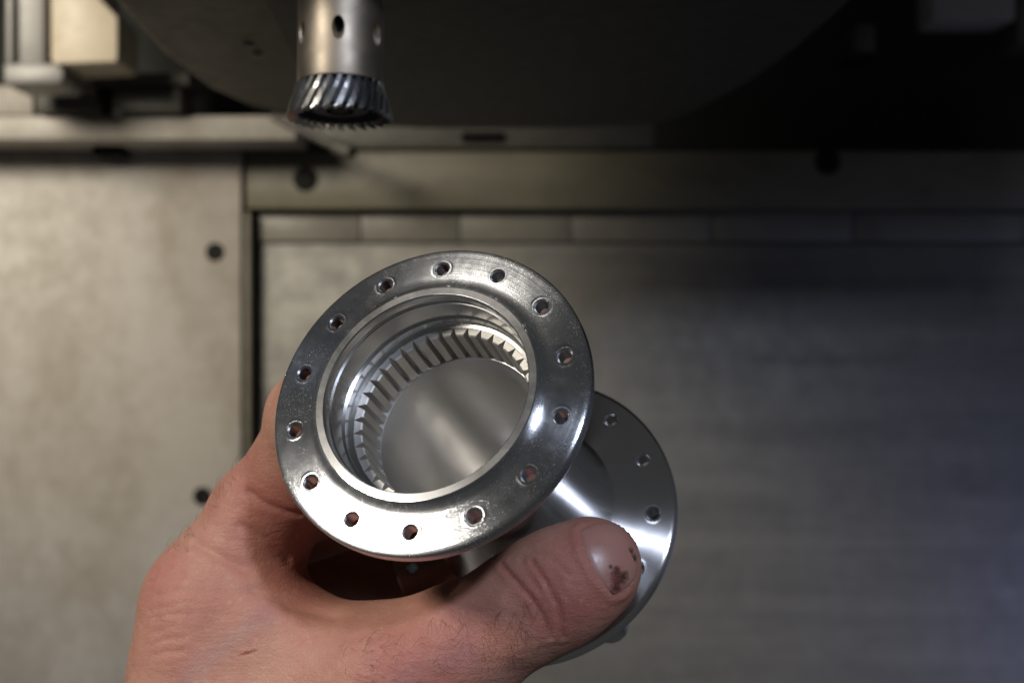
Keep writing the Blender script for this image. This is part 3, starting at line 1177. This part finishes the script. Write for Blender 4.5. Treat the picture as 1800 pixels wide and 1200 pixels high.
nn_ = np.array([grad(p) for p in tp]).reshape(NS, NTt, 3)
rim_d = np.zeros((NS, NTt))
for i in range(NS):
    for j in range(NTt):
        ed = min(i / (NS - 1) * 1.3, (NS - 1 - i) / (NS - 1) * 3, j / (NTt - 1) * 1.6, (NTt - 1 - j) / (NTt - 1) * 1.6)
        rim_d[i, j] = min(1.0, ed / .12) ** .6
base_d = vnoise(nv_.reshape(-1, 3), 26, 1) * .55 + vnoise(nv_.reshape(-1, 3), 11, 2) * .28
topv = nv_.reshape(-1, 3) + nn_.reshape(-1, 3) * (base_d + (rim_d.reshape(-1) * .42 - .26))[:, None]
botv = nv_.reshape(-1, 3) + nn_.reshape(-1, 3) * (base_d - .9)[:, None]
I = lambda i, j: i * NTt + j
nf = [(I(i, j), I(i + 1, j), I(i + 1, j + 1), I(i, j + 1)) for i in range(NS - 1) for j in range(NTt - 1)]
K = NS * NTt
loop = [I(0, j) for j in range(NTt)] + [I(i, NTt - 1) for i in range(1, NS)] + [I(NS - 1, j) for j in range(NTt - 2, -1, -1)] + [I(i, 0) for i in range(NS - 2, 0, -1)]
nf += [(loop[i], loop[(i + 1) % len(loop)], loop[(i + 1) % len(loop)] + K, loop[i] + K) for i in range(len(loop))]


def nail_material():
    m, nt, b = new_mat('nail')
    oc = coords(nt)
    n1 = noise(nt, oc, 260, 4, .6)
    n2 = noise(nt, oc, 1300, 4, .7)
    base = mixc(nt, n1, (.53, .29, .225), (.45, .21, .17))
    def spot(px, py, r, jit):
        q = trace(px, py)
        d = N(nt, 'ShaderNodeVectorMath', operation='DISTANCE')
        L(nt, oc, d.inputs[0])
        d.inputs[1].default_value = Vector(q) * MM
        x = mth(nt, 'DIVIDE', d.outputs['Value'], r * MM)
        x = mth(nt, 'ADD', x, mth(nt, 'MULTIPLY', mth(nt, 'SUBTRACT', n2, .5), jit))
        return ramp(nt, x, [(.25, 1.0), (1.05, 0.0)])
    for px, py, r, jit, col, a in ((1050, 985, 3.2, .5, (.60, .42, .38), .5), (1086, 1018, 2.5, 1.6, (.16, .035, .03), .75), (1080, 1033, 1.7, 1.6, (.10, .022, .02), .85), (1083, 1004, 1.4, 1.8, (.09, .02, .02), .8),
                                   (1096, 1012, 1.5, 1.8, (.035, .018, .012), .85), (1110, 969, 1.0, 2.2, (.02, .012, .01), .9), (1116, 980, 1.0, 2.2, (.02, .012, .01), .9), (1073, 996, .6, 1.5, (.03, .015, .01), .9)):
        base = mixc(nt, mth(nt, 'MULTIPLY', spot(px, py, r, jit), a), base, col)
    L(nt, base, b.inputs['Base Color'])
    b.inputs['Roughness'].default_value = .34
    b.inputs['Subsurface Weight'].default_value = .15
    b.inputs['Subsurface Scale'].default_value = .0015
    b.inputs['Subsurface Radius'].default_value = (1, .4, .3)
    L(nt, bump(nt, n1, .25, .0004), b.inputs['Normal'])
    return m


nail = mesh_obj('thumb_nail', np.concatenate([topv, botv]), nf, nail_material(), hand, True, 60)
nail['label'] = 'pink thumb nail with dark red and black dirt'

# fine hairs on the thumb and the back of the hand
hv, hf = [], []


def hair(px, py, ang, length, r=.034):
    p = trace(px, py)
    if p is None:
        return
    g = grad(p)
    d = np.array([math.cos(ang), 0.0, math.sin(ang)])
    d = d - g * (d @ g)
    d /= np.linalg.norm(d) + 1e-9
    side = np.cross(g, d)
    bend = random.uniform(-.5, .5)
    pts_ = []
    for t in np.linspace(0, 1, 6):
        pts_.append(p + g * (.35 + length * .30 * math.sin(t * 1.9)) + d * length * t * .95 + side * bend * length * t * t)
    b = len(hv)
    for i, q in enumerate(pts_):
        rr_ = r * (1 - .8 * i / 5)
        for k in range(3):
            a = k * 2.094
            hv.append(tuple(q + rr_ * (math.cos(a) * side + math.sin(a) * g)))
    for i in range(5):
        for k in range(3):
            hf.append((b + i * 3 + k, b + i * 3 + (k + 1) % 3, b + i * 3 + 3 + (k + 1) % 3, b + i * 3 + 3 + k))


for _ in range(75):
    t = random.random()
    x = 760 + 175 * t + random.gauss(0, 16)
    y = 1115 - 40 * t + random.uniform(-35, 70)
    hair(x, y, random.gauss(-1.15, .4), random.uniform(2.2, 5.0))
for _ in range(60):
    hair(random.uniform(600, 800), random.uniform(1110, 1198), random.gauss(-.5, .6), random.uniform(2, 4.2), .028)
for _ in range(55):
    t = random.random()
    hair(295 + 150 * t + random.uniform(-16, 20), 975 - 180 * t + random.uniform(-16, 20), random.gauss(1.9, .4), random.uniform(1.8, 3.6), .032)
m, nt, b = new_mat('hair')
b.inputs['Base Color'].default_value = (.06, .03, .018, 1)
b.inputs['Roughness'].default_value = .45
hr = mesh_obj('hair', hv, hf, m, hand, True, None)
tag(hr, kind='stuff')
